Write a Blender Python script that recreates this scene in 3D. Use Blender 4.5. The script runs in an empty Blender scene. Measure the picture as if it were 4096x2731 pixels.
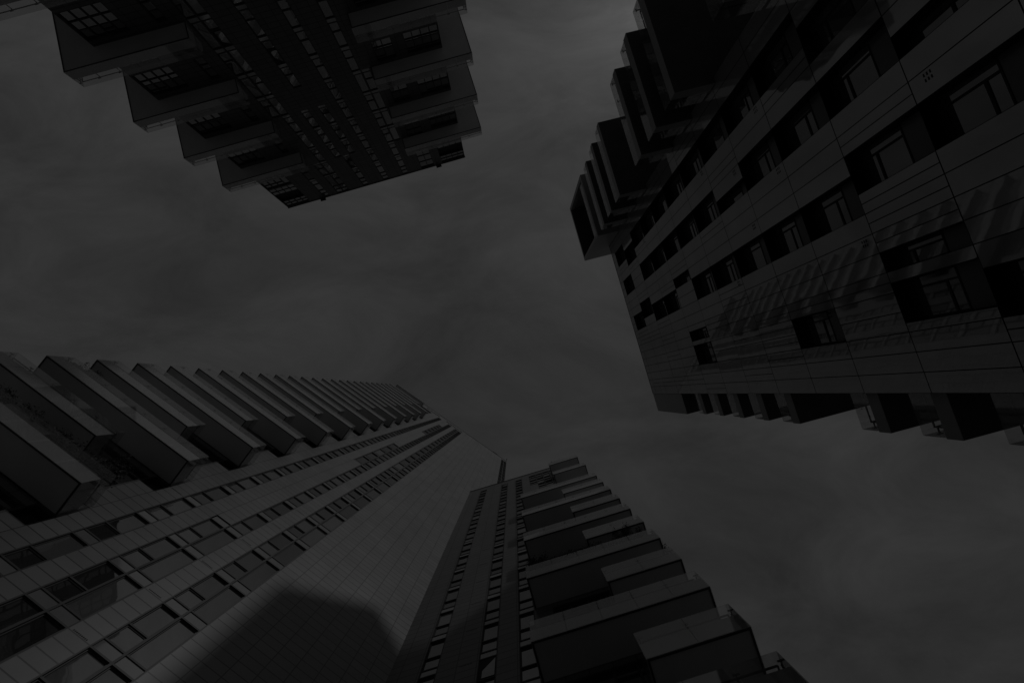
import bpy, math, random
from mathutils import Matrix, Vector
R = math.radians
rnd = random.Random(7)
sc = bpy.context.scene
col = sc.collection
GZ = 1.6                       # eye height above the courtyard: h values below are measured from the eye

# ------------------------------------------------------------------ camera
cam_d = bpy.data.cameras.new('camera')
cam_d.sensor_width = 36.0
cam_d.lens = 15.26
cam_d.clip_start = 0.1
cam_d.clip_end = 3000
cam = bpy.data.objects.new('camera', cam_d)
col.objects.link(cam)
cam.matrix_world = Matrix(((0.999995, 0.000373, 0.003083, 0),
                           (0.0, -0.992747, 0.120220, 0),
                           (0.003106, -0.120220, -0.992742, GZ),
                           (0, 0, 0, 1)))
sc.camera = cam
sc.render.resolution_x, sc.render.resolution_y = 1024, 682

# ------------------------------------------------------------------ light
SUN_AZ, SUN_EL = R(-59.6), R(36.6)
w = bpy.data.worlds.new('World'); sc.world = w; w.use_nodes = True
nt = w.node_tree; nt.nodes.clear()
def N(tree, t, **k):
    n = tree.nodes.new(t)
    for a, b in k.items(): setattr(n, a, b)
    return n
sky = N(nt, 'ShaderNodeTexSky', sky_type='NISHITA')
sky.sun_disc = False
sky.sun_elevation = SUN_EL
sky.sun_rotation = math.pi / 2 - SUN_AZ
sky.air_density = 1.2; sky.dust_density = 4.0; sky.ozone_density = 1.0
bw = N(nt, 'ShaderNodeRGBToBW')
nt.links.new(sky.outputs[0], bw.inputs[0])
tc = N(nt, 'ShaderNodeTexCoord')
sep = N(nt, 'ShaderNodeSeparateXYZ'); nt.links.new(tc.outputs['Generated'], sep.inputs[0])
zc = N(nt, 'ShaderNodeMath', operation='MAXIMUM'); nt.links.new(sep.outputs[2], zc.inputs[0]); zc.inputs[1].default_value = 0.12
dx = N(nt, 'ShaderNodeMath', operation='DIVIDE'); nt.links.new(sep.outputs[0], dx.inputs[0]); nt.links.new(zc.outputs[0], dx.inputs[1])
dy = N(nt, 'ShaderNodeMath', operation='DIVIDE'); nt.links.new(sep.outputs[1], dy.inputs[0]); nt.links.new(zc.outputs[0], dy.inputs[1])
cmb = N(nt, 'ShaderNodeCombineXYZ'); nt.links.new(dx.outputs[0], cmb.inputs[0]); nt.links.new(dy.outputs[0], cmb.inputs[1])
mp = N(nt, 'ShaderNodeMapping'); nt.links.new(cmb.outputs[0], mp.inputs[0])
mp.inputs['Rotation'].default_value = (0, 0, R(52)); mp.inputs['Scale'].default_value = (1.1, 2.1, 1)
mp.inputs['Location'].default_value = (3.1, 1.7, 0)
n1 = N(nt, 'ShaderNodeTexNoise'); nt.links.new(mp.outputs[0], n1.inputs['Vector'])
n1.inputs['Scale'].default_value = 2.3; n1.inputs['Detail'].default_value = 9; n1.inputs['Roughness'].default_value = 0.62
n1.inputs['Distortion'].default_value = 0.55
rp = N(nt, 'ShaderNodeMapRange'); nt.links.new(n1.outputs['Fac'], rp.inputs[0])
rp.inputs[1].default_value = 0.3; rp.inputs[2].default_value = 0.72; rp.inputs[3].default_value = 0.74; rp.inputs[4].default_value = 1.28
mu = N(nt, 'ShaderNodeMath', operation='MULTIPLY'); nt.links.new(bw.outputs[0], mu.inputs[0]); nt.links.new(rp.outputs[0], mu.inputs[1])
# high thin overcast veil: evens the sky out
ve = N(nt, 'ShaderNodeMath', operation='MULTIPLY_ADD'); nt.links.new(rp.outputs[0], ve.inputs[0])
ve.inputs[1].default_value = 2.9
ns = N(nt, 'ShaderNodeMath', operation='MULTIPLY'); nt.links.new(mu.outputs[0], ns.inputs[0]); ns.inputs[1].default_value = 0.22
nt.links.new(ns.outputs[0], ve.inputs[2])
gr = N(nt, 'ShaderNodeMapRange'); nt.links.new(dy.outputs[0], gr.inputs[0])   # sky dimmed towards the bottom of the frame, imitating lens vignetting
gr.inputs[1].default_value = -0.8; gr.inputs[2].default_value = 0.6; gr.inputs[3].default_value = 1.04; gr.inputs[4].default_value = 0.80
vg = N(nt, 'ShaderNodeMath', operation='MULTIPLY'); nt.links.new(ve.outputs[0], vg.inputs[0]); nt.links.new(gr.outputs[0], vg.inputs[1])
bg = N(nt, 'ShaderNodeBackground'); nt.links.new(vg.outputs[0], bg.inputs[0]); bg.inputs[1].default_value = 0.1
wo = N(nt, 'ShaderNodeOutputWorld'); nt.links.new(bg.outputs[0], wo.inputs[0])

sd = bpy.data.lights.new('sun', 'SUN'); sd.energy = 2.7; sd.angle = R(1.7); sd.color = (1, 1, 1)
sun = bpy.data.objects.new('sun', sd); col.objects.link(sun)
dvec = Vector((math.cos(SUN_EL) * math.cos(SUN_AZ), math.cos(SUN_EL) * math.sin(SUN_AZ), math.sin(SUN_EL)))
sun.rotation_euler = dvec.to_track_quat('Z', 'Y').to_euler()
sc.view_settings.view_transform = 'Standard'; sc.view_settings.look = 'None'
sc.view_settings.exposure = -3.42; sc.view_settings.gamma = 1.0
sc.view_settings.use_curve_mapping = False
sc.cycles.max_bounces = 8; sc.cycles.transparent_max_bounces = 24

# ------------------------------------------------------------------ materials
def mat(name, base=0.3, rough=0.5, ior=1.45, noise=0.0, nscale=1.0, bump=0.0, bscale=1.0, bstretch=(1, 1, 1), spec=0.5):
    m = bpy.data.materials.new(name); m.use_nodes = True
    t = m.node_tree; p = t.nodes['Principled BSDF']
    p.inputs['Base Color'].default_value = (base, base, base, 1)
    p.inputs['Roughness'].default_value = rough; p.inputs['IOR'].default_value = ior
    p.inputs['Specular IOR Level'].default_value = spec
    if noise or bump:
        c = N(t, 'ShaderNodeTexCoord')
    if noise:
        nz = N(t, 'ShaderNodeTexNoise'); t.links.new(c.outputs['Object'], nz.inputs['Vector'])
        nz.inputs['Scale'].default_value = nscale; nz.inputs['Detail'].default_value = 5
        mr = N(t, 'ShaderNodeMapRange'); t.links.new(nz.outputs['Fac'], mr.inputs[0])
        mr.inputs[1].default_value = .25; mr.inputs[2].default_value = .75
        mr.inputs[3].default_value = base * (1 - noise); mr.inputs[4].default_value = base * (1 + noise)
        t.links.new(mr.outputs[0], p.inputs['Base Color'])
    if bump:
        mpn = N(t, 'ShaderNodeMapping'); t.links.new(c.outputs['Object'], mpn.inputs[0]); mpn.inputs['Scale'].default_value = bstretch
        nb = N(t, 'ShaderNodeTexNoise'); t.links.new(mpn.outputs[0], nb.inputs['Vector'])
        nb.inputs['Scale'].default_value = bscale; nb.inputs['Detail'].default_value = 2
        b = N(t, 'ShaderNodeBump'); b.inputs['Strength'].default_value = 1.0; b.inputs['Distance'].default_value = bump
        t.links.new(nb.outputs['Fac'], b.inputs['Height']); t.links.new(b.outputs[0], p.inputs['Normal'])
    return m

def tile(name, base, bwid, brow, rough, ior, var=0.12, joint=0.16, mortar=0.022):
    """stack-bond ceramic facade tile, in metres on the facade's UV"""
    m = bpy.data.materials.new(name); m.use_nodes = True
    t = m.node_tree; p = t.nodes['Principled BSDF']
    uv = N(t, 'ShaderNodeUVMap')
    br = N(t, 'ShaderNodeTexBrick', offset=0.0, squash=1.0)
    t.links.new(uv.outputs[0], br.inputs['Vector'])
    br.inputs['Scale'].default_value = 1.0
    br.inputs['Brick Width'].default_value = bwid; br.inputs['Row Height'].default_value = brow
    br.inputs['Mortar Size'].default_value = mortar; br.inputs['Mortar Smooth'].default_value = 0.1
    br.inputs['Bias'].default_value = 0.0
    lo, hi, jo = base * (1 - var), base * (1 + var), base * joint
    br.inputs['Color1'].default_value = (lo, lo, lo, 1); br.inputs['Color2'].default_value = (hi, hi, hi, 1)
    br.inputs['Mortar'].default_value = (jo, jo, jo, 1)
    nz = N(t, 'ShaderNodeTexNoise'); t.links.new(uv.outputs[0], nz.inputs['Vector']); nz.inputs['Scale'].default_value = 0.35
    nz.inputs['Detail'].default_value = 6; nz.inputs['Roughness'].default_value = 0.6
    mr = N(t, 'ShaderNodeMapRange'); t.links.new(nz.outputs['Fac'], mr.inputs[0]); mr.inputs[3].default_value = .78; mr.inputs[4].default_value = 1.22
    mx = N(t, 'ShaderNodeVectorMath', operation='SCALE'); t.links.new(br.outputs['Color'], mx.inputs[0]); t.links.new(mr.outputs[0], mx.inputs['Scale'])
    t.links.new(mx.outputs[0], p.inputs['Base Color'])
    rr = N(t, 'ShaderNodeMapRange'); t.links.new(nz.outputs['Fac'], rr.inputs[0]); rr.inputs[3].default_value = rough * .8; rr.inputs[4].default_value = rough * 1.2
    t.links.new(rr.outputs[0], p.inputs['Roughness'])
    p.inputs['IOR'].default_value = ior
    b = N(t, 'ShaderNodeBump', invert=True); b.inputs['Distance'].default_value = 0.004
    t.links.new(br.outputs['Fac'], b.inputs['Height']); t.links.new(b.outputs[0], p.inputs['Normal'])
    return m

def balustrade_glass(name, tint=0.5, haze=0.16, ior=1.75):
    m = bpy.data.materials.new(name); m.use_nodes = True
    t = m.node_tree; t.nodes.clear()
    o = N(t, 'ShaderNodeOutputMaterial')
    tr = N(t, 'ShaderNodeBsdfTransparent'); tr.inputs[0].default_value = (tint, tint, tint, 1)
    df = N(t, 'ShaderNodeBsdfDiffuse'); df.inputs[0].default_value = (.5, .5, .5, 1)
    gl = N(t, 'ShaderNodeBsdfGlossy'); gl.inputs[0].default_value = (1, 1, 1, 1); gl.inputs['Roughness'].default_value = 0.04
    c = N(t, 'ShaderNodeTexCoord')
    nz = N(t, 'ShaderNodeTexNoise'); t.links.new(c.outputs['Object'], nz.inputs['Vector']); nz.inputs['Scale'].default_value = 0.9; nz.inputs['Detail'].default_value = 4
    mr = N(t, 'ShaderNodeMapRange'); t.links.new(nz.outputs['Fac'], mr.inputs[0]); mr.inputs[3].default_value = haze * .5; mr.inputs[4].default_value = haze * 1.5
    m1 = N(t, 'ShaderNodeMixShader'); t.links.new(mr.outputs[0], m1.inputs[0]); t.links.new(tr.outputs[0], m1.inputs[1]); t.links.new(df.outputs[0], m1.inputs[2])
    fr = N(t, 'ShaderNodeFresnel'); ge = N(t, 'ShaderNodeNewGeometry')
    im = N(t, 'ShaderNodeMapRange'); t.links.new(ge.outputs['Backfacing'], im.inputs[0]); im.inputs[3].default_value = ior; im.inputs[4].default_value = 1 / ior
    t.links.new(im.outputs[0], fr.inputs[0])            # both faces of the sheet reflect like the outside one
    m2 = N(t, 'ShaderNodeMixShader'); t.links.new(fr.outputs[0], m2.inputs[0]); t.links.new(m1.outputs[0], m2.inputs[1]); t.links.new(gl.outputs[0], m2.inputs[2])
    t.links.new(m2.outputs[0], o.inputs[0])
    return m

M_TILE_C = tile('pale_facade_tile', 0.135, 0.95, 0.4967, 0.38, 1.7, 0.12)
M_TILE_D = tile('grey_facade_tile', 0.115, 0.975, 0.4983, 0.38, 1.7, 0.10)
M_TILE_A = tile('charcoal_facade_tile', 0.085, 0.95, 0.4983, 0.42, 1.5, 0.10)
M_PANEL = mat('polished_cladding', 0.22, 0.03, 2.8, noise=.12, nscale=.5, bump=0.004, bscale=0.9, bstretch=(1, 1, .45))
M_JOINT = mat('joint_black', 0.01, 0.8)  # near-black backing of the cladding joints; also vent slots
M_FRAME = mat('anodised_frame', 0.035, 0.45, noise=.1, nscale=3)
M_GLASS = mat('window_glass', 0.035, 0.02, 3.6, bump=0.003, bscale=0.8)
M_SPAN = mat('spandrel_glass', 0.24, 0.05, 2.9, noise=.12, nscale=.7, bump=0.002, bscale=0.8)
PANES = [M_GLASS, M_GLASS, mat('window_glass_with_blind', 0.13, 0.02, 3.2, bump=0.003, bscale=0.8), mat('window_glass_with_net', 0.07, 0.02, 3.4, bump=0.003, bscale=0.8)]
M_DARKG = mat('recess_glass', 0.01, 0.05, 1.45, bump=0.003, bscale=0.8)
M_APRON = mat('apron_panel', 0.10, 0.3, 1.5, noise=.1, nscale=1)
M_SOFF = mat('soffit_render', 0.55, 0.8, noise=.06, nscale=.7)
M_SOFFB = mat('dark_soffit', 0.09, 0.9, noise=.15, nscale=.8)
M_FASC = mat('fascia_metal', 0.3, 0.4, noise=.08, nscale=.8)
M_BGL = balustrade_glass("balustrade_glass", .88, .06, 1.9)
M_RAIL = mat('rail_metal', 0.03, 0.4)
M_ROOF = mat('roof_gravel', 0.2, 0.9, noise=.3, nscale=4)
M_GROUND = mat('paving', 0.27, 0.85, noise=.25, nscale=.6)
M_LEAF = mat('leaf', 0.035, 0.6, noise=.5, nscale=6)
M_STEM = mat('stem', 0.05, 0.8)
M_POT = mat('planter', 0.15, 0.7)
M_COPING = mat('coping', 0.04, 0.4)
M_LOUVRE_SHADE = mat('louvre', 0.008, 0.7)  # near-black louvres; also sheets painted as the shade of openings

# ------------------------------------------------------------------ mesh builder (facade coordinates)
class MB:
    """collects quads in facade coordinates: s along the wall, d depth behind the wall plane (negative = in front), h height"""
    def __init__(self, sgn, uo=(0, 0)):
        self.v = []; self.f = []; self.uv = []; self.mi = []; self.sgn = sgn; self.uo = uo
    def quad(self, pts, nd, uvs=None, mi=0):
        # pts in (s,d,h); nd = wanted normal in (s,d,h)
        P = [Vector((p[0], p[1], p[2])) for p in pts]
        L = [Vector((p[0], self.sgn * p[1], p[2])) for p in pts]
        nrm = (L[1] - L[0]).cross(L[2] - L[0])
        want = Vector((nd[0], self.sgn * nd[1], nd[2]))
        if uvs is None:
            if abs(nd[1]) >= abs(nd[0]) and abs(nd[1]) >= abs(nd[2]): uvs = [(p[0] - self.uo[0], p[2] - self.uo[1]) for p in pts]
            elif abs(nd[0]) >= abs(nd[2]): uvs = [(p[1], p[2] - self.uo[1]) for p in pts]
            else: uvs = [(p[0] - self.uo[0], p[1]) for p in pts]
        if nrm.dot(want) < 0:
            L.reverse(); uvs = list(reversed(uvs))
        b = len(self.v)
        self.v += [tuple(x) for x in L]
        self.f.append(tuple(range(b, b + len(L)))); self.uv += uvs; self.mi.append(mi)
    def front(self, s0, s1, h0, h1, d=0.0, mi=0):
        self.quad([(s0, d, h0), (s1, d, h0), (s1, d, h1), (s0, d, h1)], (0, -1, 0), mi=mi)
    def box(self, s0, s1, d0, d1, h0, h1, mi=0, skip=''):
        if 'f' not in skip: self.quad([(s0, d0, h0), (s1, d0, h0), (s1, d0, h1), (s0, d0, h1)], (0, -1, 0), mi=mi)
        if 'k' not in skip: self.quad([(s0, d1, h0), (s1, d1, h0), (s1, d1, h1), (s0, d1, h1)], (0, 1, 0), mi=mi)
        if 'l' not in skip: self.quad([(s0, d0, h0), (s0, d1, h0), (s0, d1, h1), (s0, d0, h1)], (-1, 0, 0), mi=mi)
        if 'r' not in skip: self.quad([(s1, d0, h0), (s1, d1, h0), (s1, d1, h1), (s1, d0, h1)], (1, 0, 0), mi=mi)
        if 'b' not in skip: self.quad([(s0, d0, h0), (s1, d0, h0), (s1, d1, h0), (s0, d1, h0)], (0, 0, -1), mi=mi)
        if 't' not in skip: self.quad([(s0, d0, h1), (s1, d0, h1), (s1, d1, h1), (s0, d1, h1)], (0, 0, 1), mi=mi)
    def mesh(self, name, mats):
        me = bpy.data.meshes.new(name)
        me.from_pydata(self.v, [], self.f)
        ul = me.uv_layers.new(name='UVMap')
        for i, c in enumerate(self.uv): ul.data[i].uv = c
        for m in (mats if isinstance(mats, (list, tuple)) else [mats]): me.materials.append(m)
        for p, i in zip(me.polygons, self.mi): p.material_index = i
        me.update()
        return me

def link(name, me, parent=None, loc=(0, 0, 0)):
    o = bpy.data.objects.new(name, me); col.objects.link(o)
    if parent: o.parent = parent
    o.location = loc
    return o

class Building:
    """a straight facade: angle of its wall line in plan, distance from the eye, side on which the body lies"""
    def __init__(self, name, label, cat, ang, D, sgn, s_mid, uo, group=None):
        a = R(ang); self.u = Vector((math.cos(a), math.sin(a))); self.n = sgn * Vector((-math.sin(a), math.cos(a)))
        self.D = D; self.sgn = sgn; self.sm = s_mid; self.uo = (uo[0] - s_mid, uo[1] + GZ)
        e = bpy.data.objects.new(name, None); col.objects.link(e)
        p = self.n * D + self.u * s_mid
        e.location = (p.x, p.y, 0); e.rotation_euler = (0, 0, a); e.empty_display_size = 2
        e['label'] = label; e['category'] = cat
        if group: e['group'] = group
        self.e = e
    def mb(self): return BMB(self)
    def loc(self, s, d, h): return (s - self.sm, self.sgn * d, h + GZ)
class BMB(MB):
    """MB whose input is the building's own s and eye-relative h"""
    def __init__(self, b):
        super().__init__(b.sgn, b.uo); self.b = b
    def quad(self, pts, nd, uvs=None, mi=0):
        pts = [(p[0] - self.b.sm, p[1], p[2] + GZ) for p in pts]
        super().quad(pts, nd, uvs, mi)

def body(b, s0, s1, top, depth, inset, tilemat, wallname='wall'):
    m = b.mb()
    m.box(s0, s1, inset, depth, -GZ, top - 0.35, mi=0, skip='bt')
    m.quad([(s0, inset, top - .35), (s1, inset, top - .35), (s1, depth, top - .35), (s0, depth, top - .35)], (0, 0, 1), mi=1)
    for (a0, a1, d0, d1) in ((s0, s0 + .25, .3, depth), (s1 - .25, s1, .3, depth), (s0 + .25, s1 - .25, depth - .25, depth)):
        m.box(a0, a1, d0, d1, top - .35, top, mi=0)
    return link('side_wall', m.mesh('side_wall', [tilemat, M_ROOF]), b.e)

# ---- window units shared by the three tiled buildings
def unit_meshes(sgn, wdt, hgt, cells, solid):
    """cells: list of (h0,h1,'span'|'glass'); returns frame mesh and list of (name, mesh)"""
    f = MB(sgn); fr = 0.045; rec = 0.09; de = 0.15
    f.box(0, fr, 0.0, de, 0, hgt); f.box(wdt - fr, wdt, 0.0, de, 0, hgt)
    f.box(fr, wdt - fr, 0.0, de, 0, fr * .8); f.box(fr, wdt - fr, 0.0, de, hgt - fr * .8, hgt)
    for c in cells[:-1]:
        f.box(fr, wdt - fr, 0.02, de, c[1] - .035, c[1] + .035)
    f.front(fr, wdt - fr, 0, hgt, de)
    out = []
    for h0, h1, k in cells:
        m = MB(sgn)
        a, c_ = h0 + .035, h1 - .035
        if k == 'glass':   # inner sash ring
            q = 0.045
            f.box(fr, fr + q, rec - .03, de, a, c_); f.box(wdt - fr - q, wdt - fr, rec - .03, de, a, c_)
            f.box(fr + q, wdt - fr - q, rec - .03, de, a, a + q); f.box(fr + q, wdt - fr - q, rec - .03, de, c_ - q, c_)
            m.box(fr + q, wdt - fr - q, rec, rec + .02, a + q, c_ - q)
            out.append(('pane', m.mesh('pane', M_GLASS)))
        else:
            m.box(fr, wdt - fr, .05, .07, a, c_)
            out.append(('spandrel', m.mesh('spandrel', M_SPAN)))
    return f.mesh('window_frame', M_FRAME), out

def place_units(b, units, key_limit=100):
    """units: list of (s0,h0,type); the lowest (largest in view) become parts, the rest one stuff part"""
    units = sorted(units, key=lambda t: t[1])
    near, far = units[:key_limit], units[key_limit:]
    protos = {}
    for s0, h0, ty in near:
        fm, subs = ty['m']
        if id(ty) not in protos:
            o = link('window', fm, b.e); kids = [link(n, me, o) for n, me in subs]; protos[id(ty)] = (o, kids)
        else:
            po, pk = protos[id(ty)]
            o = po.copy(); col.objects.link(o); o.parent = b.e; kids = []
            for k in pk:
                c = k.copy(); col.objects.link(c); c.parent = o; kids.append(c)
        o.location = b.loc(s0, 0, h0)
        # every sash hangs a hair out of true
        for k in kids:
            if k.name.startswith('pane'):
                k.material_slots[0].link = 'OBJECT'; k.material_slots[0].material = rnd.choice(PANES)
            k.rotation_euler = (R(rnd.uniform(-.25, .25)), 0, R(rnd.uniform(-.25, .25)))
    if far:
        V = []; F = []; MI = []; mats = [M_FRAME, M_GLASS, M_SPAN]
        for s0, h0, ty in far:
            fm, subs = ty['m']; L = b.loc(s0, 0, h0)
            for n, me in [('f', fm)] + subs:
                mi = {'f': 0, 'pane': 1, 'spandrel': 2}[n]; base = len(V)
                ky = rnd.uniform(-.003, .003)
                V += [(v.co.x + L[0], v.co.y + L[1] + (ky * (v.co.z - 1.5) if mi else 0), v.co.z + L[2]) for v in me.vertices]
                for p in me.polygons: F.append([base + i for i in p.vertices]); MI.append(mi)
        me = bpy.data.meshes.new('upper_windows'); me.from_pydata(V, [], F)
        for m in mats: me.materials.append(m)
        for p, i in zip(me.polygons, MI): p.material_index = i
        o = link('upper_windows', me, b.e); o['kind'] = 'stuff'
    print(b.e.name, 'units', len(units))

def open_sash(b, s, h0, w_, hh, ang):
    """a tilted-in casement: black sheet painted as the unlit gap, with the sash leaning into the room"""
    m = b.mb(); m.front(s + .04, s + w_ - .04, h0 + .04, h0 + hh - .04, .012)  # flat near-black sheet stands in for the unlit room
    o = link('open_casement', m.mesh('open_casement', M_LOUVRE_SHADE), b.e)
    q = b.mb(); t = math.tan(ang) * (hh - .2); n_ = 6
    q.quad([(s + .22, -.005, h0 + .06), (s + w_ - .06, -.005, h0 + .06), (s + w_ - .06, -.005, h0 + hh - .12), (s + .22, -.005, h0 + hh - t)], (0, -1, 0))
    link('pane', q.mesh('pane', M_GLASS), o)
def mk(sgn, wdt, hgt, cells): return {'m': unit_meshes(sgn, wdt, hgt, cells, True), 'w': wdt, 'h': hgt}

def fill_facade(b, s0, s1, top, columns, tilemat, low=-GZ, slot=None):
    """columns: [(c0,c1,[(h0,h1)...])] openings; everything else is wall"""
    m = b.mb(); x = s0
    for c0, c1, ops in sorted(columns):
        if c0 > x + 1e-4: m.front(x, c0, low, top)
        z = low
        for h0, h1 in sorted(ops):
            if h0 > z + 1e-4: m.front(c0, c1, z, h0)
            z = max(z, h1)
        if z < top - 1e-4: m.front(c0, c1, z, top)
        x = c1
    if x < s1 - 1e-4: m.front(x, s1, low, top)
    # end returns and top return
    m.quad([(s0, 0, low), (s0, .3, low), (s0, .3, top), (s0, 0, top)], (-1, 0, 0))
    m.quad([(s1, 0, low), (s1, .3, low), (s1, .3, top), (s1, 0, top)], (1, 0, 0))
    m.quad([(s0, 0, top), (s1, 0, top), (s1, .3, top), (s0, .3, top)], (0, 0, 1))
    return link('wall', m.mesh('wall', tilemat), b.e)

def balcony(b, h, s0, s1, dfront, wrap=None, glass_from=0.0, fascia=0.5, glass_top=1.55, soffit=None, open_left=True, open_right=True, pitch=1.5, label=None):
    """slab hung on the facade: d from dfront (negative) to the wall; wrap=(side,s_wall,d_end) carries it round the corner"""
    soffit = soffit or M_SOFF
    sm = b.mb()
    g = 0.03
    if wrap:
        side, sw, de = wrap
        if side == 'l':
            sm.box(s0 + g, s1 - g, dfront + g, 0, h, h + fascia, skip='k'); sm.box(s0 + g, sw, 0, de, h, h + fascia, skip='f')
        else:
            sm.box(s0 + g, s1 - g, dfront + g, 0, h, h + fascia, skip='k'); sm.box(sw, s1 - g, 0, de, h, h + fascia, skip='f')
    else:
        sm.box(s0 + g, s1 - g, dfront + g, 0, h, h + fascia)
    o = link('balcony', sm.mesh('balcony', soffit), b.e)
    if label: o['label'] = label
    # drip lip under the edge
    lm = b.mb(); lip = .035
    lm.box(s0 + g, s1 - g, dfront + g, dfront + g + .07, h - lip, h - .004)
    if open_left: lm.box(s0 + g, s0 + g + .07, dfront + g + .07, 0 if not (wrap and wrap[0] == 'l') else wrap[2], h - lip, h - .004)
    if open_right: lm.box(s1 - g - .07, s1 - g, dfront + g + .07, 0 if not (wrap and wrap[0] == 'r') else wrap[2], h - lip, h - .004)
    link('edge_trim', lm.mesh('edge_trim', M_FRAME), o)
    # balustrade panels
    gm = b.mb(); rm = b.mb(); th = .02; gap = .012
    g0, g1 = h + glass_from - (.0 if glass_from else .01), h + glass_top
    n = max(1, round((s1 - s0) / pitch)); st = (s1 - s0) / n
    hr = h + glass_top - .28; off = .22
    for i in range(n):
        a, c = s0 + i * st + gap, s0 + (i + 1) * st - gap
        gm.box(a, c, dfront, dfront + th, g0, g1)
    for i in range(n + 1):
        a = min(max(s0 + i * st, s0 + .12), s1 - .12)
        rm.box(a - .02, a + .02, dfront + off - .02, dfront + off + .02, h + fascia, hr)          # post
        rm.box(a - .018, a + .018, dfront + .03, dfront + off, hr - .10, hr - .065)           # arm out to the glass
        rm.box(a - .11, a + .11, dfront + .022, dfront + .05, hr - .11, hr - .055)           # clamp pads either side of the joint
    rm.box(s0 + off, s1 - off, dfront + off - .025, dfront + off + .025, hr, hr + .04)
    def side(sa, d1, inner):
        k = max(1, round((d1 - dfront) / pitch)); q = (d1 - dfront - th) / k
        sg = 1 if inner > 0 else -1
        for i in range(k):
            gm.box(min(sa, sa + sg * th), max(sa, sa + sg * th), dfront + th + i * q + gap, dfront + th + (i + 1) * q - gap, g0, g1)
            rm.box(sa + sg * off - .02, sa + sg * off + .02, dfront + .3 + i * q, dfront + .34 + i * q, h + fascia, hr)
            rm.box(min(sa + sg * .025, sa + sg * off), max(sa + sg * .025, sa + sg * off), dfront + .3 + i * q, dfront + .34 + i * q, hr - .1, hr - .065)
        rm.box(sa + sg * off - .025, sa + sg * off + .025, dfront + off, d1, hr, hr + .04)
    if open_left: side(s0, wrap[2] if wrap and wrap[0] == 'l' else 0.0, 1)
    if open_right: side(s1, wrap[2] if wrap and wrap[0] == 'r' else 0.0, -1)
    link('glass_balustrade', gm.mesh('glass_balustrade', M_BGL), o)
    link('handrail', rm.mesh('handrail', M_RAIL), o)
    return o

def big_glazing(b, s0, s1, h0, h1, rec=0.12, cols=None, bars=(0.9, 2.0), name='window', mat_g=None):
    """fixed glazing recessed in the wall: frame with mullions, one pane child"""
    f = b.mb(); w_ = s1 - s0
    f.box(s0, s0 + .07, 0.01, rec + .1, h0, h1); f.box(s1 - .07, s1, 0.01, rec + .1, h0, h1)
    f.box(s0 + .07, s1 - .07, 0.01, rec + .1, h0, h0 + .07); f.box(s0 + .07, s1 - .07, 0.01, rec + .1, h1 - .12, h1)
    k = cols or max(1, round(w_ / .9))
    for i in range(1, k):
        x = s0 + w_ * i / k; f.box(x - .045, x + .045, rec - .05, rec + .1, h0 + .07, h1 - .12)
    for t_ in bars:
        if h0 + t_ < h1 - .2:
            for i in range(k):
                xa, xb = s0 + w_ * i / k + (.045 if i else .07), s0 + w_ * (i + 1) / k - (.045 if i < k - 1 else .07)
                if rnd.random() < .72 or t_ == bars[0]: f.box(xa, xb, rec - .04, rec + .1, h0 + t_ - .035, h0 + t_ + .035)
    o = link(name, f.mesh(name, M_FRAME), b.e)
    p = b.mb(); 
    for i in range(k):
        j = rnd.uniform(-.006, .006)
        p.quad([(s0 + w_ * i / k, rec + .03 + j, h0), (s0 + w_ * (i + 1) / k, rec + .03, h0), (s0 + w_ * (i + 1) / k, rec + .03 + j, h1), (s0 + w_ * i / k, rec + .03, h1)], (0, -1, 0))
    link('pane', p.mesh('pane', mat_g or M_GLASS), o)
    return o

def coping(b, s0, s1, top):
    m = b.mb(); m.box(s0 - .05, s1 + .05, -.06, .36, top, top + .09)
    link('roof_edge', m.mesh('roof_edge', M_COPING), b.e)

def vents(b, s, h, n=9, pitch=.07, ht=.06):
    """short row of ventilation slots in a tile"""
    m = b.mb()
    m.box(s, s + n * pitch - .04, -.002, .01, h + ht * .45, h + ht * .6)
    for i in range(n): m.box(s + i * pitch, s + i * pitch + .03, -.004, .01, h, h + ht)
    link('vent', m.mesh('vent', M_JOINT), b.e)

# ================================================================== C: the tall pale tower, lower left
FC = 2.98
C = Building('apartment_tower', 'tall pale tiled tower at lower left with a long ladder of balconies', 'apartment tower',
             34.09, 14.528, 1, -6.4, (-5.01, 18.24))
LC = lambda k: 18.24 + FC * k
TOPC = 109.3
C_N = mk(1, .95, FC, [(0, .53, 'span'), (.53, 1.47, 'glass'), (1.47, FC, 'glass')])
C_W = mk(1, .95, FC, [(0, .53, 'span'), (.53, FC, 'glass')])
gc = lambda j: -5.01 + .95 * j
cols = []; units = []
kmin, kmax = -6, 29
def band(j, ks, ty):
    for k in ks: units.append((gc(j), LC(k), ty))
    runs = []; 
    for k in sorted(ks):
        if runs and runs[-1][1] == k: runs[-1][1] = k + 1
        else: runs.append([k, k + 1])
    return [(LC(a), LC(c)) for a, c in runs]
cols.append((gc(-7), gc(-6), band(-7, range(kmin, 29), C_N)))
ops = band(-5, range(kmin, 2), C_N); hi = band(-5, range(9, 14), C_W); hi2 = band(-5, range(20, 26), C_W)
cols.append((gc(-5), gc(-4), ops + [(LC(2), LC(2) + .53)] + hi + hi2))
ops = band(-4, range(kmin, 2), C_W) + band(-4, range(2, 29), C_N)
cols.append((gc(-4), gc(-3), ops))
ops = band(-2, range(kmin, 11), C_N) + band(-2, range(11, 29), C_W); cols.append((gc(-2), gc(-1), ops))
ops = band(-1, range(kmin, 10), C_W) + band(-1, range(10, 29), C_N); cols.append((gc(-1), gc(0), ops))
for q in (6.32, 7.08):
    ks = range(kmin, 29)
    wv = C_N if q < 7 else None
T_R = mk(1, .74, FC, [(0, .53, 'span'), (.53, 1.47, 'glass'), (1.47, FC, 'glass')])
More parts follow.
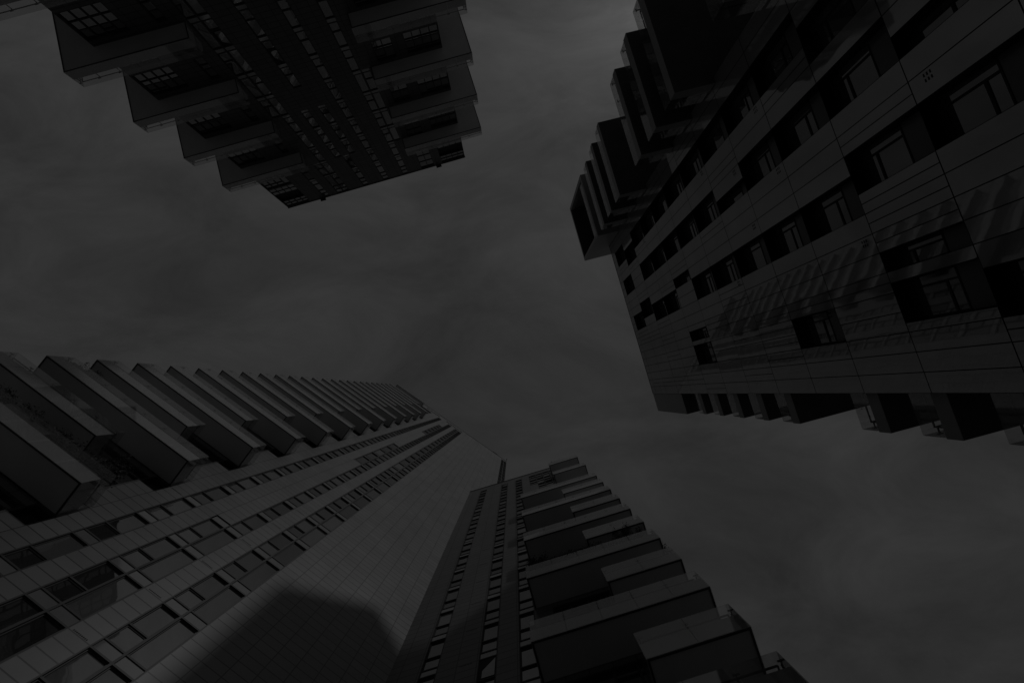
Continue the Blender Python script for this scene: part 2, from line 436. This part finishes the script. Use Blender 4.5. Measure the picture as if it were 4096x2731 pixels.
for q in (6.32, 7.06):
    for k in range(14, 30): units.append((q, LC(k), T_R))
    cols.append((q, q + .74, [(LC(14), LC(30))]))
# slot row of the plant floor under the roof
slots = []
for a, e_, cc in ((-15.6, -11.66, 4), (-9.76, -5.01, 5)):
    for i in range(cc): slots.append((a + (e_ - a) / cc * i + .06, a + (e_ - a) / cc * (i + 1) - .06))
# columns sharing their s range with bands get the slot as an extra opening
newcols = []
for c0, c1, op in cols: newcols.append((c0, c1, op))
# zone behind the balconies
zone = []
for k in range(-6, 29):
    zone.append((LC(k) + .05, LC(k) + FC - .35))
newcols.append((-20.4, -13.6, zone))
pat = []
for k in range(-5, 25, 2): pat.append((LC(k) + 1.9, LC(k) + 3.12))
newcols.append((-13.6, -12.6, pat))
fill_facade(C, -20.5, 7.8, TOPC, newcols, M_TILE_C)
body(C, -20.5, 7.8, TOPC, 17, .3, M_TILE_C)
coping(C, -20.5, 7.8, TOPC)
# the single lintel cell at the head of the short run
m = C.mb(); m.box(gc(-5) + .045, gc(-5) + .905, .05, .07, LC(2) + .035, LC(2) + .495); m.front(gc(-5), gc(-4), LC(2), LC(2) + .53, .15)
link('spandrel', m.mesh('spandrel', M_SPAN), C.e)
place_units(C, units)
for k in range(-6, 29):
    if k <= 8: big_glazing(C, -20.4, -13.6, LC(k) + .05, LC(k) + FC - .35, cols=7)
m = C.mb()
for k in range(9, 29): m.front(-20.4, -13.6, LC(k) + .05, LC(k) + FC - .35, .12)
o = link('upper_glazing', m.mesh('upper_glazing', M_GLASS), C.e); o['kind'] = 'stuff'
for i, (a, c_) in enumerate(pat):
    if i < 6: big_glazing(C, -13.6, -12.6, a, c_, cols=1, bars=(), rec=.2, mat_g=M_DARKG)
m = C.mb()
for a, c_ in pat[6:]: m.front(-13.6, -12.6, a, c_, .15)
link('upper_loggia_window', m.mesh('upper_loggia_window', M_DARKG), C.e)
m = C.mb()
for a, c_ in slots: m.box(a, c_, -.02, .02, 106.0, 107.3)
link('louvre', m.mesh('louvre', M_LOUVRE_SHADE), C.e)
for k in range(-1, 26):
    h = 18.42 + FC * k
    if k % 2 == 0: balcony(C, h, -23.07, -12.68, -1.57, wrap=('l', -20.5, 7), fascia=.85)
    else: balcony(C, h, -23.07, -15.6, -1.57, wrap=('l', -20.5, 7), fascia=.85, open_right=True)
balcony(C, 18.42 + FC * 27, -23.07, -15.6, -1.57, wrap=('l', -20.5, 7), fascia=.85)
for s, h in ((-12.46, 30.14), (-7.71, 24.29), (-7.71, 27.25), (-7.71, 18.3), (-7.71, 21.27), (-7.71, 15.3), (-7.71, 30.2), (-12.46, 24.2)):
    vents(C, s, h)
m = C.mb(); m.box(3.9, 5.2, .5, 1.8, TOPC, TOPC + 4.6); m.box(3.85, 5.25, .45, 1.85, TOPC + 4.6, TOPC + 4.75)
link('roof_plant', m.mesh('roof_plant', M_FRAME), C.e)
m = C.mb(); m.box(7.6, 7.66, -.3, .1, TOPC + .1, TOPC + .16); m.box(7.6, 7.66, -.36, -.3, TOPC + .02, TOPC + .9); m.box(7.5, 7.76, -.42, -.24, TOPC + .9, TOPC + 1.15)
link('roof_camera', m.mesh('roof_camera', M_FRAME), C.e)

# ================================================================== D: the mid-rise at the bottom
FD = 2.985
Dd = Building('apartment_block', 'dark grey tiled block at bottom centre with stacked glass balconies stepping up its right side', 'apartment block',
              -16.2, 11.257, 1, -3.4, (-9.9, 21.68))
LD = lambda k: 21.68 + FD * k
TOPD = 62.35
D_N = mk(1, .9, FD, [(0, .56, 'span'), (.56, 1.5, 'glass'), (1.5, FD, 'glass')])
D_W = mk(1, .9, FD, [(0, .56, 'span'), (.56, FD, 'glass')])
cols = []; units = []
for s in (-7.86, -4.95, -3.0):
    for k in range(-6, 13): units.append((s, LD(k), D_N))
    t = LD(13)
    cols.append((s, s + .9, [(LD(-6), LD(13))]))
W9 = mk(1, .94, FD, [(0, .5, 'span'), (.5, 1.6, 'glass'), (1.6, FD, 'glass')])
W9b = mk(1, .94, FD, [(0, 1.75, 'glass'), (1.75, 2.3, 'span'), (2.3, FD, 'glass')])
for j, (s, k0) in enumerate(((-1.12, 11), (-.18, 10), (.76, 10), (1.7, 10))):
    for k in range(k0, 13): units.append((s, LD(k) + .3, W9 if (j + k) % 2 else W9b))
    cols.append((s, s + .94, [(LD(k0) + .3, LD(13) + .3)]))
gl = [(LD(k) + .1, LD(k) + FD - .3) for k in range(-6, 10)]
cols.append((-1.9, -1.12, [])); 
cols = [c for c in cols if c[2]]
# behind the balconies, below the top windows
def split_col(c, extra):
    return (c[0], c[1], sorted(c[2] + extra))
cols = [split_col(c, [g_ for g_ in gl if g_[1] < c[2][0][0]]) if c[0] > -1.5 else c for c in cols]
fill_facade(Dd, -9.9, 2.95, TOPD, cols, M_TILE_D)
body(Dd, -9.9, 2.95, TOPD, 15, .3, M_TILE_D)
coping(Dd, -9.9, 2.95, TOPD)
place_units(Dd, units)
for k, (a, c_) in zip(range(-6, 10), gl):
    for j, s in enumerate((-1.12, -.18, .76, 1.7)): 
        if j % 2 == 0:
            pass
    if c_ < LD(10): big_glazing(Dd, -1.12, 2.64, a, c_, cols=4)
for i, h in enumerate([15.70, 21.76, 27.80, 33.88, 40.0]):
    balcony(Dd, h, 1.80, 5.53, -1.6, wrap=('r', 2.95, 7), fascia=.85)
for h in (12.7, 18.76, 24.80, 30.88, 36.95, 43.05):
    balcony(Dd, h, -2.09, 5.53, -1.6, wrap=('r', 2.95, 7), fascia=.85)
for h in (49.4, 55.45):
    balcony(Dd, h, 1.78, 5.53, -1.6, wrap=('r', 2.95, 7), fascia=.85)
for k in range(0, 6): vents(Dd, -5.85, LD(k) - .1)
open_sash(Dd, -4.93, 20.2, .86, 1.42, R(35)); open_sash(Dd, -4.93, LD(12) + 1.55, .86, 1.35, R(35))

# ================================================================== A: the dark block at the top left
FA = 2.988
A = Building('dark_apartment_block', 'near-black block at top left, deep balconies at both corners, ribbons of small windows between', 'apartment block',
             -16.97, 34.2, -1, -9.8, (-22.76, 29.7))
LA = lambda k: 29.7 + FA * k
TOPA = 58.45
A_N = mk(-1, .87, FA, [(0, .46, 'span'), (.46, 1.38, 'glass'), (1.38, FA, 'glass')])
A_W = mk(-1, .87, FA, [(0, .46, 'span'), (.46, FA, 'glass')])
A_T = mk(-1, .87, 2.6, [(0, .9, 'glass'), (.9, 1.75, 'glass'), (1.75, 2.6, 'glass')])
KT = 8                                                   # LA(8)=53.6, ribbon pattern ends, roof storey begins above
cols = []; units = []
def acol(s, ks, pick):
    ks = list(ks)
    for k in ks: units.append((s, LA(k), pick(k)))
    ops = []
    for k in ks:
        if ops and abs(ops[-1][1] - LA(k)) < 1e-3: ops[-1] = (ops[-1][0], LA(k + 1))
        else: ops.append((LA(k), LA(k + 1)))
    if ks and ks[-1] == KT:
        units.append((s, LA(KT + 1), A_TT)); ops[-1] = (ops[-1][0], LA(KT + 1) + 1.75)
    cols.append((s, s + .87, ops))
A_TT = mk(-1, .87, 1.75, [(0, .9, 'glass'), (.9, 1.75, 'glass')])
alt = lambda o: (lambda k: A_W if (k + o) % 2 == 0 else A_N)
acol(-17.5, list(range(6, KT + 1)), lambda k: A_N)
acol(-15.53, list(range(-6, 4)) + [7, 8], alt(0))
acol(-14.66, range(-6, KT + 1), alt(1))
acol(-12.68, range(4, 7), lambda k: A_N)
acol(-11.78, list(range(-6, 3)) + [7, 8], lambda k: A_N)
acol(-10.85, range(4, 7), lambda k: A_N)
acol(-8.83, range(-6, KT + 1), lambda k: A_N)
acol(-5.96, range(-6, KT + 1), lambda k: A_W if k in (3, 99) else A_N)
acol(-5.08, range(3, 7), lambda k: A_N if k == 3 else A_W)
# extra slots: first columns of the 4..6 ribbons begin a little above the storey line
cols2 = [c for c in cols]
# corner glazing behind balconies and at the roof
zl = [(LA(k) + .25, LA(k) + FA - .3) for k in range(-6, 7)]
cols2.append((-22.7, -19.5, zl + [(LA(7) + .1, LA(9) + 1.75)]))
cols2 = [(c[0], c[1], c[2] + [z for z in zl if z[1] < LA(6)]) if c[0] == -17.5 else c for c in cols2]
cols2.append((-3.2, -1.3, zl[:-1] + [(LA(6) - .2 + .4, LA(9) + 1.75)]))
cols2.append((-.2, 3.15, zl + [(LA(7) + .1, LA(9) + 1.75)]))
fill_facade(A, -22.76, 3.19, TOPA, cols2, M_TILE_A)
body(A, -22.76, 3.19, TOPA, 18, .3, M_TILE_A)
coping(A, -22.76, 3.19, TOPA)
place_units(A, units)
for k, (a, c_) in zip(range(-6, 7), zl):
    big_glazing(A, -22.7, -19.5, a, c_, cols=4); big_glazing(A, -.2, 3.15, a, c_, cols=4)
    if k < 6:
        big_glazing(A, -17.5, -16.63, a, c_, cols=1); big_glazing(A, -3.2, -1.3, a, c_, cols=2)
big_glazing(A, -3.2, -1.3, LA(6) + .2, LA(9) + 1.75, cols=2, bars=(1.7, 3.0, 4.2, 6.2, 7.6, 9.0))
for s0, s1 in ((-22.7, -19.5), (-.2, 3.15)):
    big_glazing(A, s0, s1, LA(7) + .1, LA(7) + 2.6, cols=4, bars=(.8, 1.7))
    # near-black sheet painted as the loggia's shade, with pale blinds over and under it, then the parapet panes
    m = A.mb(); m.box(s0, s1, .02, .2, LA(7) + 2.6, LA(7) + 2.75); link('transom', m.mesh('transom', M_FRAME), A.e)
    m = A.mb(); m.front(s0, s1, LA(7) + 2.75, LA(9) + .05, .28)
    link('loggia_shade_sheet', m.mesh('loggia_shade_sheet', M_LOUVRE_SHADE), A.e)
    m = A.mb()
    for i in range(4):
        x0 = s0 + (s1 - s0) * i / 4 + .06; x1 = s0 + (s1 - s0) * (i + 1) / 4 - .06
        m.box(x0, x1, .06, .09, LA(7) + 2.85, LA(7) + 3.35); m.box(x0, x1, .06, .09, LA(7) + 3.6, LA(7) + 4.15)
    link('loggia_panel', m.mesh('loggia_panel', M_SPAN), A.e)
    big_glazing(A, s0, s1, LA(9) + .05, LA(9) + 1.75, cols=4, bars=(.85,))
m = A.mb(); m.box(-1.1, -.35, -.42, -.06, TOPA - .04, TOPA + .06); m.box(-18.1, -17.35, -.42, -.06, TOPA - .04, TOPA + .06)
link('roof_bracket', m.mesh('roof_bracket', M_COPING), A.e)
open_sash(A, -14.62, LA(1) - 1.55, .8, 1.5, R(20)); open_sash(A, -11.74, LA(1) + 1.42, .8, 1.5, R(30)); open_sash(A, -11.74, LA(7) + 1.42, .8, 1.5, R(30))
for h in (23.87, 29.85, 35.86, 41.83, 47.77):
    balcony(A, h, -25.33, -15.66, -1.46, wrap=('l', -22.76, 9), fascia=.75, pitch=1.6)
for h in (26.7, 32.70, 38.71, 44.67, 50.63):
    balcony(A, h, -4.1, 5.82, -1.43, wrap=('r', 3.19, 9), fascia=.75, pitch=1.6)

# ================================================================== B: the glossy panelled block on the right
B = Building('panelled_apartment_block', 'glossy dark panelled block filling the right side with scattered deep-set windows', 'apartment block',
             75.451, 14.67, -1, -5.0, (0, 0))
SJ = {20.3: -12.03, 19.3: -11.23, 18.3: -10.43}
def SB(i):
    t = [(0, 3.78), (1, 2.99), (2, 2.23), (3, 1.47), (4, .70), (5, -.07), (6, -.85), (7, -1.63), (8, -2.41), (9, -3.2), (10, -3.99), (11, -4.79), (12, -5.58), (13, -6.38), (14, -7.18), (15, -7.98), (16, -8.79), (17, -9.61), (18, -10.42), (19, -11.23), (20, -12.03), (21, -12.85), (22, -13.68)]
    f = int(math.floor(i)); 
    if f >= 22: return -13.68
    a, c = t[f][1], t[f + 1][1]
    return a + (c - a) * (i - f)
HJ = [-1.6, .70, 3.73, 6.76, 9.78, 12.80, 15.87, 18.90, 21.90, 24.92, 27.92, 30.98, 34.0, 37.06, 40.12, 43.2, 46.3, 47.42]
# windows: (upper joint index, i_far, i_near)
WIN = []
def addw(tops, ia, ib):
    for t_ in tops: WIN.append((HJ.index(t_), ia, ib))
addw([12.80, 18.90, 21.90, 24.92, 27.92, 30.98, 34.0, 37.06, 40.12, 46.3], 20, 18)
addw([15.87, 43.2, 9.78], 19, 17)
addw([9.78, 15.87, 18.90, 21.90, 27.92, 30.98, 34.0, 37.06, 40.12, 46.3], 16, 14)
addw([24.92, 12.80], 15, 14)
addw([9.78, 18.90, 21.90, 24.92, 27.92, 30.98, 37.06, 40.12, 46.3], 11, 9)
addw([12.80, 15.87, 43.2], 12, 10)
addw([34.0], 12, 11)
addw([15.87], 7, 6); addw([15.87], 5.45, 3.45); addw([12.80, 21.90, 34.0, 9.78], 5, 3); addw([33.999], 6.45, 5.45) if False else None
WIN.append((HJ.index(34.0), 6.45, 5.45)); WIN.append((HJ.index(9.78), 7.5, 6))
DEP = 0.58
def win_b(idx, ia, ib):
    s0, s1 = SB(ia), SB(ib); h0, h1 = HJ[idx - 1], HJ[idx]
    f = B.mb(); t = .0
    # reveals
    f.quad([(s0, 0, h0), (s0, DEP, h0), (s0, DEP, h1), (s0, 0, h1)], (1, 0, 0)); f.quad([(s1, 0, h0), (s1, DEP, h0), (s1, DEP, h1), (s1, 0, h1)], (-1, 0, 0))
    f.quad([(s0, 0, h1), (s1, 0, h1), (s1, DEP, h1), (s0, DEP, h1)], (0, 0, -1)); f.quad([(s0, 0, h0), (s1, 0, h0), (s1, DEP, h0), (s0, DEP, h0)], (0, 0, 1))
    fr = .06; a = h0 + 1.18; wd = s1 - s0
    d0, d1 = DEP - .07, DEP
    f.box(s0, s0 + fr, d0, d1, a, h1 - .25, skip='lk'); f.box(s1 - fr, s1, d0, d1, a, h1 - .25, skip='rk')
    f.box(s0 + fr, s1 - fr, d0, d1, a, a + .05, skip='k'); f.box(s0, s1, d0, d1, h1 - .25, h1, skip='lrk')
    mul = s0 + (.40 if wd > 1 else .26)
    f.box(mul - .035, mul + .035, d0, d1, a + .05, h1 - .25, skip='k')
    kind = (idx * 7 + int(ia * 3)) % 3
    tr = a + (.45 if kind else 1.15)
    f.box(mul + .035, s1 - fr, d0 + .01, d1, tr - .04, tr + .04, skip='k')
    o = link('window', f.mesh('window', M_WB), B.e)
    p = B.mb(); j = .004
    for (x0, x1, y0, y1) in ((s0 + fr, mul - .035, a + .05, h1 - .25), (mul + .035, s1 - fr, a + .05, tr - .04), (mul + .035, s1 - fr, tr + .04, h1 - .25)):
        q = [rnd.uniform(-j, j) for _ in range(2)]
        p.quad([(x0, DEP - .03 + q[0], y0), (x1, DEP - .03 - q[0], y0), (x1, DEP - .03 - q[0] + q[1], y1), (x0, DEP - .03 + q[0] + q[1], y1)], (0, -1, 0))
    link('pane', p.mesh('pane', M_GLASSB), o)
    p = B.mb(); p.box(s0 + .004, s1 - .004, DEP - .05, DEP, h0 + .004, a - .004, skip='k')
    link('apron_panel', p.mesh('apron_panel', M_APRON), o)
    return o
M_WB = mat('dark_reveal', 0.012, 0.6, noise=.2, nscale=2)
M_GLASSB = mat('deep_window_glass', 0.06, 0.03, 2.4, bump=0.002, bscale=0.8)
for wv in WIN: win_b(*wv)
# cladding panels, each a hair out of plane
cm = B.mb(); back = B.mb(); g = .017
occ = {}
for idx, ia, ib in WIN: occ.setdefault(idx, []).append((SB(ia), SB(ib)))
edges = [SB(i) for i in range(22, -1, -1)]
def panel(x0, x1, y0, y1):
    a, c, e_, q = [rnd.uniform(-.0022, .0022) for _ in range(4)]
    cm.quad([(x0 + g, a, y0 + g), (x1 - g, c, y0 + g), (x1 - g, c + q, y1 - g), (x0 + g, a + q, y1 - g)], (0, -1, 0))
for idx in range(1, len(HJ)):
    y0, y1 = HJ[idx - 1], HJ[idx]
    holes = sorted(occ.get(idx, []))
    # backing wall with holes
    x = -13.68
    for a, c in holes:
        if a > x: back.front(x, a, y0, y1, .03)
        x = c
    back.front(x, 3.78, y0, y1, .03)
    for x0, x1 in zip(edges[:-1], edges[1:]):
        segs = [(x0, x1)]
        for a, c in holes:
            ns = []
            for p0, p1 in segs:
                if c <= p0 + 1e-4 or a >= p1 - 1e-4: ns.append((p0, p1)); continue
                if a > p0 + .03: ns.append((p0, a))
                if c < p1 - .03: ns.append((c, p1))
            segs = ns
        for p0, p1 in segs:
            if p1 - p0 > .6 and rnd.random() < .22 and idx < len(HJ) - 1:
                mid = (p0 + p1) / 2; panel(p0, mid, y0, y1); panel(mid, p1, y0, y1)
            else: panel(p0, p1, y0, y1)
# edge returns
for sa, nd in ((-13.68, -1), (3.78, 1)):
    back.quad([(sa, 0, -GZ), (sa, .62, -GZ), (sa, .62, 47.42), (sa, 0, 47.42)], (nd, 0, 0))
link('cladding', cm.mesh('cladding', M_PANEL), B.e)
link('wall', back.mesh('wall', M_JOINT), B.e)
body(B, -13.68, 3.78, 47.42, 26, .62, M_FASC)
m = B.mb(); m.box(-13.68, 3.78, -.015, .62, 47.42, 47.5); link('roof_edge', m.mesh('roof_edge', M_COPING), B.e)
def vent_b(i, h):
    m = B.mb(); s = SB(i)
    for r in range(2):
        for c in range(3): m.box(s + .10 + r * .17, s + .20 + r * .17, -.006, .01, h + c * .10, h + .04 + c * .10)
    link('vent', m.mesh('vent', M_JOINT), B.e)
for i, h in ((16, 13.4), (13, 12.1), (14, 19.2), (18, 19.3), (16, 22.3), (8, 16.2), (5, 19.2), (12, 22.2), (18, 25.3), (16, 31.3), (9, 25.2), (18, 37.3)): vent_b(i, h)
# balconies wrapping the far corner (the body's end wall is at s=-13.68)
def bal_b_far(h, sleft=-19.78):
    s1, d0, de = -13.3, 12.38 - 14.67, 10.0
    fas = .58
    m = B.mb(); m.box(sleft, -13.70, d0, de, h, h + fas - .02); m.box(-13.70, s1, d0, -.04, h, h + fas - .02, skip='l')
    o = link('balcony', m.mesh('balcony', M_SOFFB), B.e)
    f = B.mb()
    f.box(sleft - .02, s1 + .02, d0 - .02, d0, h - .01, h + fas); f.box(s1, s1 + .02, d0, -.04, h - .01, h + fas); f.box(sleft - .02, sleft, d0, de, h - .01, h + fas)
    link('fascia', f.mesh('fascia', M_FASC), o)
    gm = B.mb(); rm = B.mb(); n = 4; g1 = h + 1.52; g0 = h + fas + .01
    st = (s1 - sleft) / n
    for i in range(n): gm.box(sleft + i * st + .012, sleft + (i + 1) * st - .012, d0, d0 + .02, g0, g1)
    gm.box(s1 - .02, s1, d0 + .03, -.1, g0, g1)
    for i in range(6): gm.box(sleft, sleft + .02, d0 + .03 + i * 2, d0 + 2 + i * 2, g0, g1)
    hr = h + 1.25
    rm.box(sleft + .3, s1 - .3, d0 + .28, d0 + .33, hr, hr + .05); rm.box(sleft + .25, sleft + .3, d0 + .28, de, hr, hr + .05); rm.box(s1 - .3, s1 - .25, d0 + .28, -.1, hr, hr + .05)
    for i in range(n + 1):
        a = min(max(sleft + i * st, sleft + .25), s1 - .25)
        rm.box(a - .02, a + .02, d0 + .28, d0 + .32, h + fas, hr); rm.box(a - .02, a + .02, d0 + .03, d0 + .28, hr - .1, hr - .06); rm.box(a - .1, a + .1, d0 + .022, d0 + .05, hr - .11, hr - .05)
    link('glass_balustrade', gm.mesh('glass_balustrade', M_BGL), o); link('handrail', rm.mesh('handrail', M_RAIL), o)
for h in (15.5, 21.5, 24.53, 27.55, 33.5, 36.5, 39.52): bal_b_far(h)
# crown box over the far corner: open frame with a deep loggia
def crown():
    s0, s1, d0, de, h0, h1 = -20.1, -13.3, 12.38 - 14.67, 8.0, 42.7, 51.0
    t = .38
    m = B.mb()
    m.box(s0, s1, d0, -.05, h0, h0 + .55); m.box(s0, -13.70, -.05, de, h0, h0 + .55, skip='f')
    m.box(s0, s1, d0, -.05, h1 - t, h1); m.box(s0, -13.70, -.05, de, h1 - t, h1, skip='f')
    m.box(s0, s0 + t, d0, d0 + .45, h0 + .55, h1 - t, skip='bt'); m.box(s1 - t, s1, d0, -.05, h0 + .55, h1 - t, skip='bt')
    m.box(s0, s0 + .2, d0 + .45, de, h0 + .55, h1 - t, skip='bt'); m.box(s1 - t, s1, .62, 2.0, 47.6, h1 - t)
    m.box(s1 - t, s1, -.05, 2.0, 47.55, h1)
    o = link('crown_frame', m.mesh('crown_frame', M_FASC), B.e)
    m = B.mb(); m.box(s0 + .25, -13.72, 1.6, 1.8, h0 + .55, h1 - t); m.quad([(s0 + .2, d0 + .02, h1 - t - .01), (s1 - t, d0 + .02, h1 - t - .01), (s1 - t, 1.6, h1 - t - .01), (s0 + .2, 1.6, h1 - t - .01)], (0, 0, -1))
    link('loggia_lining', m.mesh('loggia_lining', M_SOFFB), o)
    gm = B.mb(); n = 4; st = (s1 - s0 - 2 * t) / n
    for i in range(n): gm.box(s0 + t + i * st + .012, s0 + t + (i + 1) * st - .012, d0 + .1, d0 + .12, h0 + .55, h0 + 1.75)
    link('glass_balustrade', gm.mesh('glass_balustrade', M_BGL), o)
    rm = B.mb(); rm.box(s0 + t, s1 - t, d0 + .35, d0 + .4, h0 + 1.5, h0 + 1.56); link('handrail', rm.mesh('handrail', M_RAIL), o)
crown()
# balconies past the near corner (s > 3.78), set back from the cladding
def bal_b_near(h):
    s0, s1, d0, de, fas = 3.80, 5.69, 15.35 - 14.67, 14.0, .6
    m = B.mb(); m.box(s0, s1, d0, de, h, h + fas - .02)
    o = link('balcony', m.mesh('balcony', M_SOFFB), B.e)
    f = B.mb(); f.box(s0, s1 + .02, d0 - .02, d0, h - .01, h + fas); f.box(s1, s1 + .02, d0, de, h - .01, h + fas)
    link('fascia', f.mesh('fascia', M_FASC), o)
    gm = B.mb(); rm = B.mb(); g0, g1 = h + fas + .01, h + 1.56
    gm.box(s0, s1 - .02, d0, d0 + .02, g0, g1)
    for i in range(8): gm.box(s1 - .02, s1, d0 + .03 + i * 1.6, d0 + 1.6 + i * 1.6, g0, g1)
    hr = h + 1.25
    rm.box(s0, s1 - .28, d0 + .28, d0 + .33, hr, hr + .05); rm.box(s1 - .33, s1 - .28, d0 + .28, de, hr, hr + .05)
    for i in range(8):
        y = d0 + .3 + i * 1.6
        rm.box(s1 - .33, s1 - .28, y, y + .05, h + fas, hr); rm.box(s1 - .28, s1 - .03, y, y + .04, hr - .1, hr - .05); rm.box(s1 - .05, s1 - .022, y - .1, y + .14, hr - .12, hr - .04)
    for x in (s0 + .5, s0 + .95):
        rm.box(x - .07, x - .04, d0 + .03, d0 + .06, hr - .05, hr)
    link('glass_balustrade', gm.mesh('glass_balustrade', M_BGL), o); link('handrail', rm.mesh('handrail', M_RAIL), o)
for h in (13.04, 16.06, 19.09, 25.07, 28.07, 31.05, 34.06, 37.05): bal_b_near(h)
m = B.mb(); m.box(3.80, 5.69, .08, 14, 39.75, 47.7)
o = link('crown_box', m.mesh('crown_box', M_FASC), B.e)
m = B.mb(); m.box(3.82, 5.67, .10, 13.9, 39.70, 39.745)
link('box_soffit', m.mesh('box_soffit', M_SOFFB), o)

# ================================================================== balcony planting
def plant(name, b, s, d, h, rs, rh, label, cat='plant', leaves=900, rd=.35, size=.05, pot=True, trail=0):
    p = b.n * (b.D + d) + b.u * s
    e = bpy.data.objects.new(name, None); col.objects.link(e)
    e.location = (p.x, p.y, h + GZ); e.rotation_euler = (0, 0, math.atan2(b.u.y, b.u.x)); e['label'] = label; e['category'] = cat
    V = []; F = []
    def leaf(c, sz):
        ax = Vector((rnd.gauss(0, 1), rnd.gauss(0, 1), rnd.gauss(0, 1))).normalized()
        t = ax.orthogonal().normalized(); t.rotate(Matrix.Rotation(rnd.uniform(0, 6.28), 3, ax)); q = ax.cross(t)
        i = len(V); V.extend([tuple(c - t * sz), tuple(c + q * sz * .45), tuple(c + t * sz), tuple(c - q * sz * .45)]); F.append((i, i + 1, i + 2, i + 3))
    SV = []; SF = []
    def stick(a, c, r):
        dv = (c - a); x = dv.orthogonal().normalized() * r; y = dv.cross(x).normalized() * r; i = len(SV)
        for q in (a, c): SV.extend([tuple(q + x), tuple(q + y), tuple(q - x), tuple(q - y)])
        for k in range(4): SF.append((i + k, i + (k + 1) % 4, i + 4 + (k + 1) % 4, i + 4 + k))
    nb = max(5, int(rs * 16))
    z0 = .45 if pot else 0
    for k in range(nb):
        x = rnd.uniform(-rs, rs); y = rnd.uniform(-rd, rd)
        lean = Vector((x * .35, y * .35, 0))
        a = Vector((x * .5, y * .5, z0)); top = Vector((x, y, z0 + rh * rnd.uniform(.55, 1.0) * (1 - .35 * (x / rs) ** 2))) + lean
        mid = (a + top) / 2 + Vector((rnd.uniform(-.08, .08), rnd.uniform(-.08, .08), 0))
        stick(a, mid, .012); stick(mid, top, .007)
        for j in range(leaves // nb):
            t_ = rnd.random() ** .6; c = a.lerp(mid, t_ * 2) if t_ < .5 else mid.lerp(top, t_ * 2 - 1)
            leaf(c + Vector((rnd.gauss(0, .10), rnd.gauss(0, .10), rnd.gauss(0, .10))), size * rnd.uniform(.6, 1.3))
    me = bpy.data.meshes.new('foliage'); me.from_pydata(V, [], F); me.materials.append(M_LEAF); link('foliage', me, e)
    me = bpy.data.meshes.new('stem'); me.from_pydata(SV, [], SF); me.materials.append(M_STEM); link('stem', me, e)
    if pot:
        m = MB(1); w2, d2 = min(rs * .8, 1.2), .18
        for q in range(1): m.box(-w2, w2, -d2, d2, 0, .45); m.box(-w2 - .02, w2 + .02, -d2 - .02, d2 + .02, .45, .49)
        link('planter', m.mesh('planter', M_POT), e)
    return e
plant('balcony_shrub', C, -13.75, -1.15, 19.26, .75, 1.75, 'bushy shrub at the right end of the lowest visible long balcony of the pale tower', 'shrub', 1500)
plant('balcony_hedge', C, -17.3, -1.3, 19.26, 2.7, .95, 'low ragged hedge behind the glass of the lowest long balcony, left of the bushy shrub', 'hedge', 2200, rd=.15)
plant('trailing_plant', C, -22.1, -1.25, 25.22, .7, 1.05, 'small ragged plant at the left tip of the third balcony up on the pale tower', 'plant', 500, rd=.15)
plant('leafy_bush', Dd, -1.55, -1.2, 25.65, .62, 2.3, 'dark leafy bush at the left end of the planted long balcony on the bottom block', 'bush', 1900)
plant('window_box_hedge', Dd, 1.5, -1.35, 25.65, 1.5, 1.1, 'narrow clipped hedge along the glass edge of the planted balcony, between the two bushes', 'hedge', 1900, rd=.12)
plant('round_bush', Dd, 4.1, -1.2, 25.65, .75, 2.2, 'broad dark bush near the right end of the planted balcony on the bottom block', 'bush', 2100)
plant('climbing_plant', Dd, 5.75, -.5, 24.9, .25, 2.1, 'thin climber hanging outside the right end of the planted balcony against the sky', 'climber', 420, rd=.3, pot=False)
plant('roof_terrace_plant', Dd, 2.6, -1.3, 56.3, .8, 1.35, 'sparse plants poking over the glass of the topmost balcony of the bottom block', 'plant', 420, rd=.1)

# ================================================================== ground
m = bpy.data.meshes.new('ground')
m.from_pydata([(-700, -700, 0), (700, -700, 0), (700, 700, 0), (-700, 700, 0)], [], [(0, 1, 2, 3)]); m.materials.append(M_GROUND)
g_ = link('ground', m); g_['kind'] = 'structure'
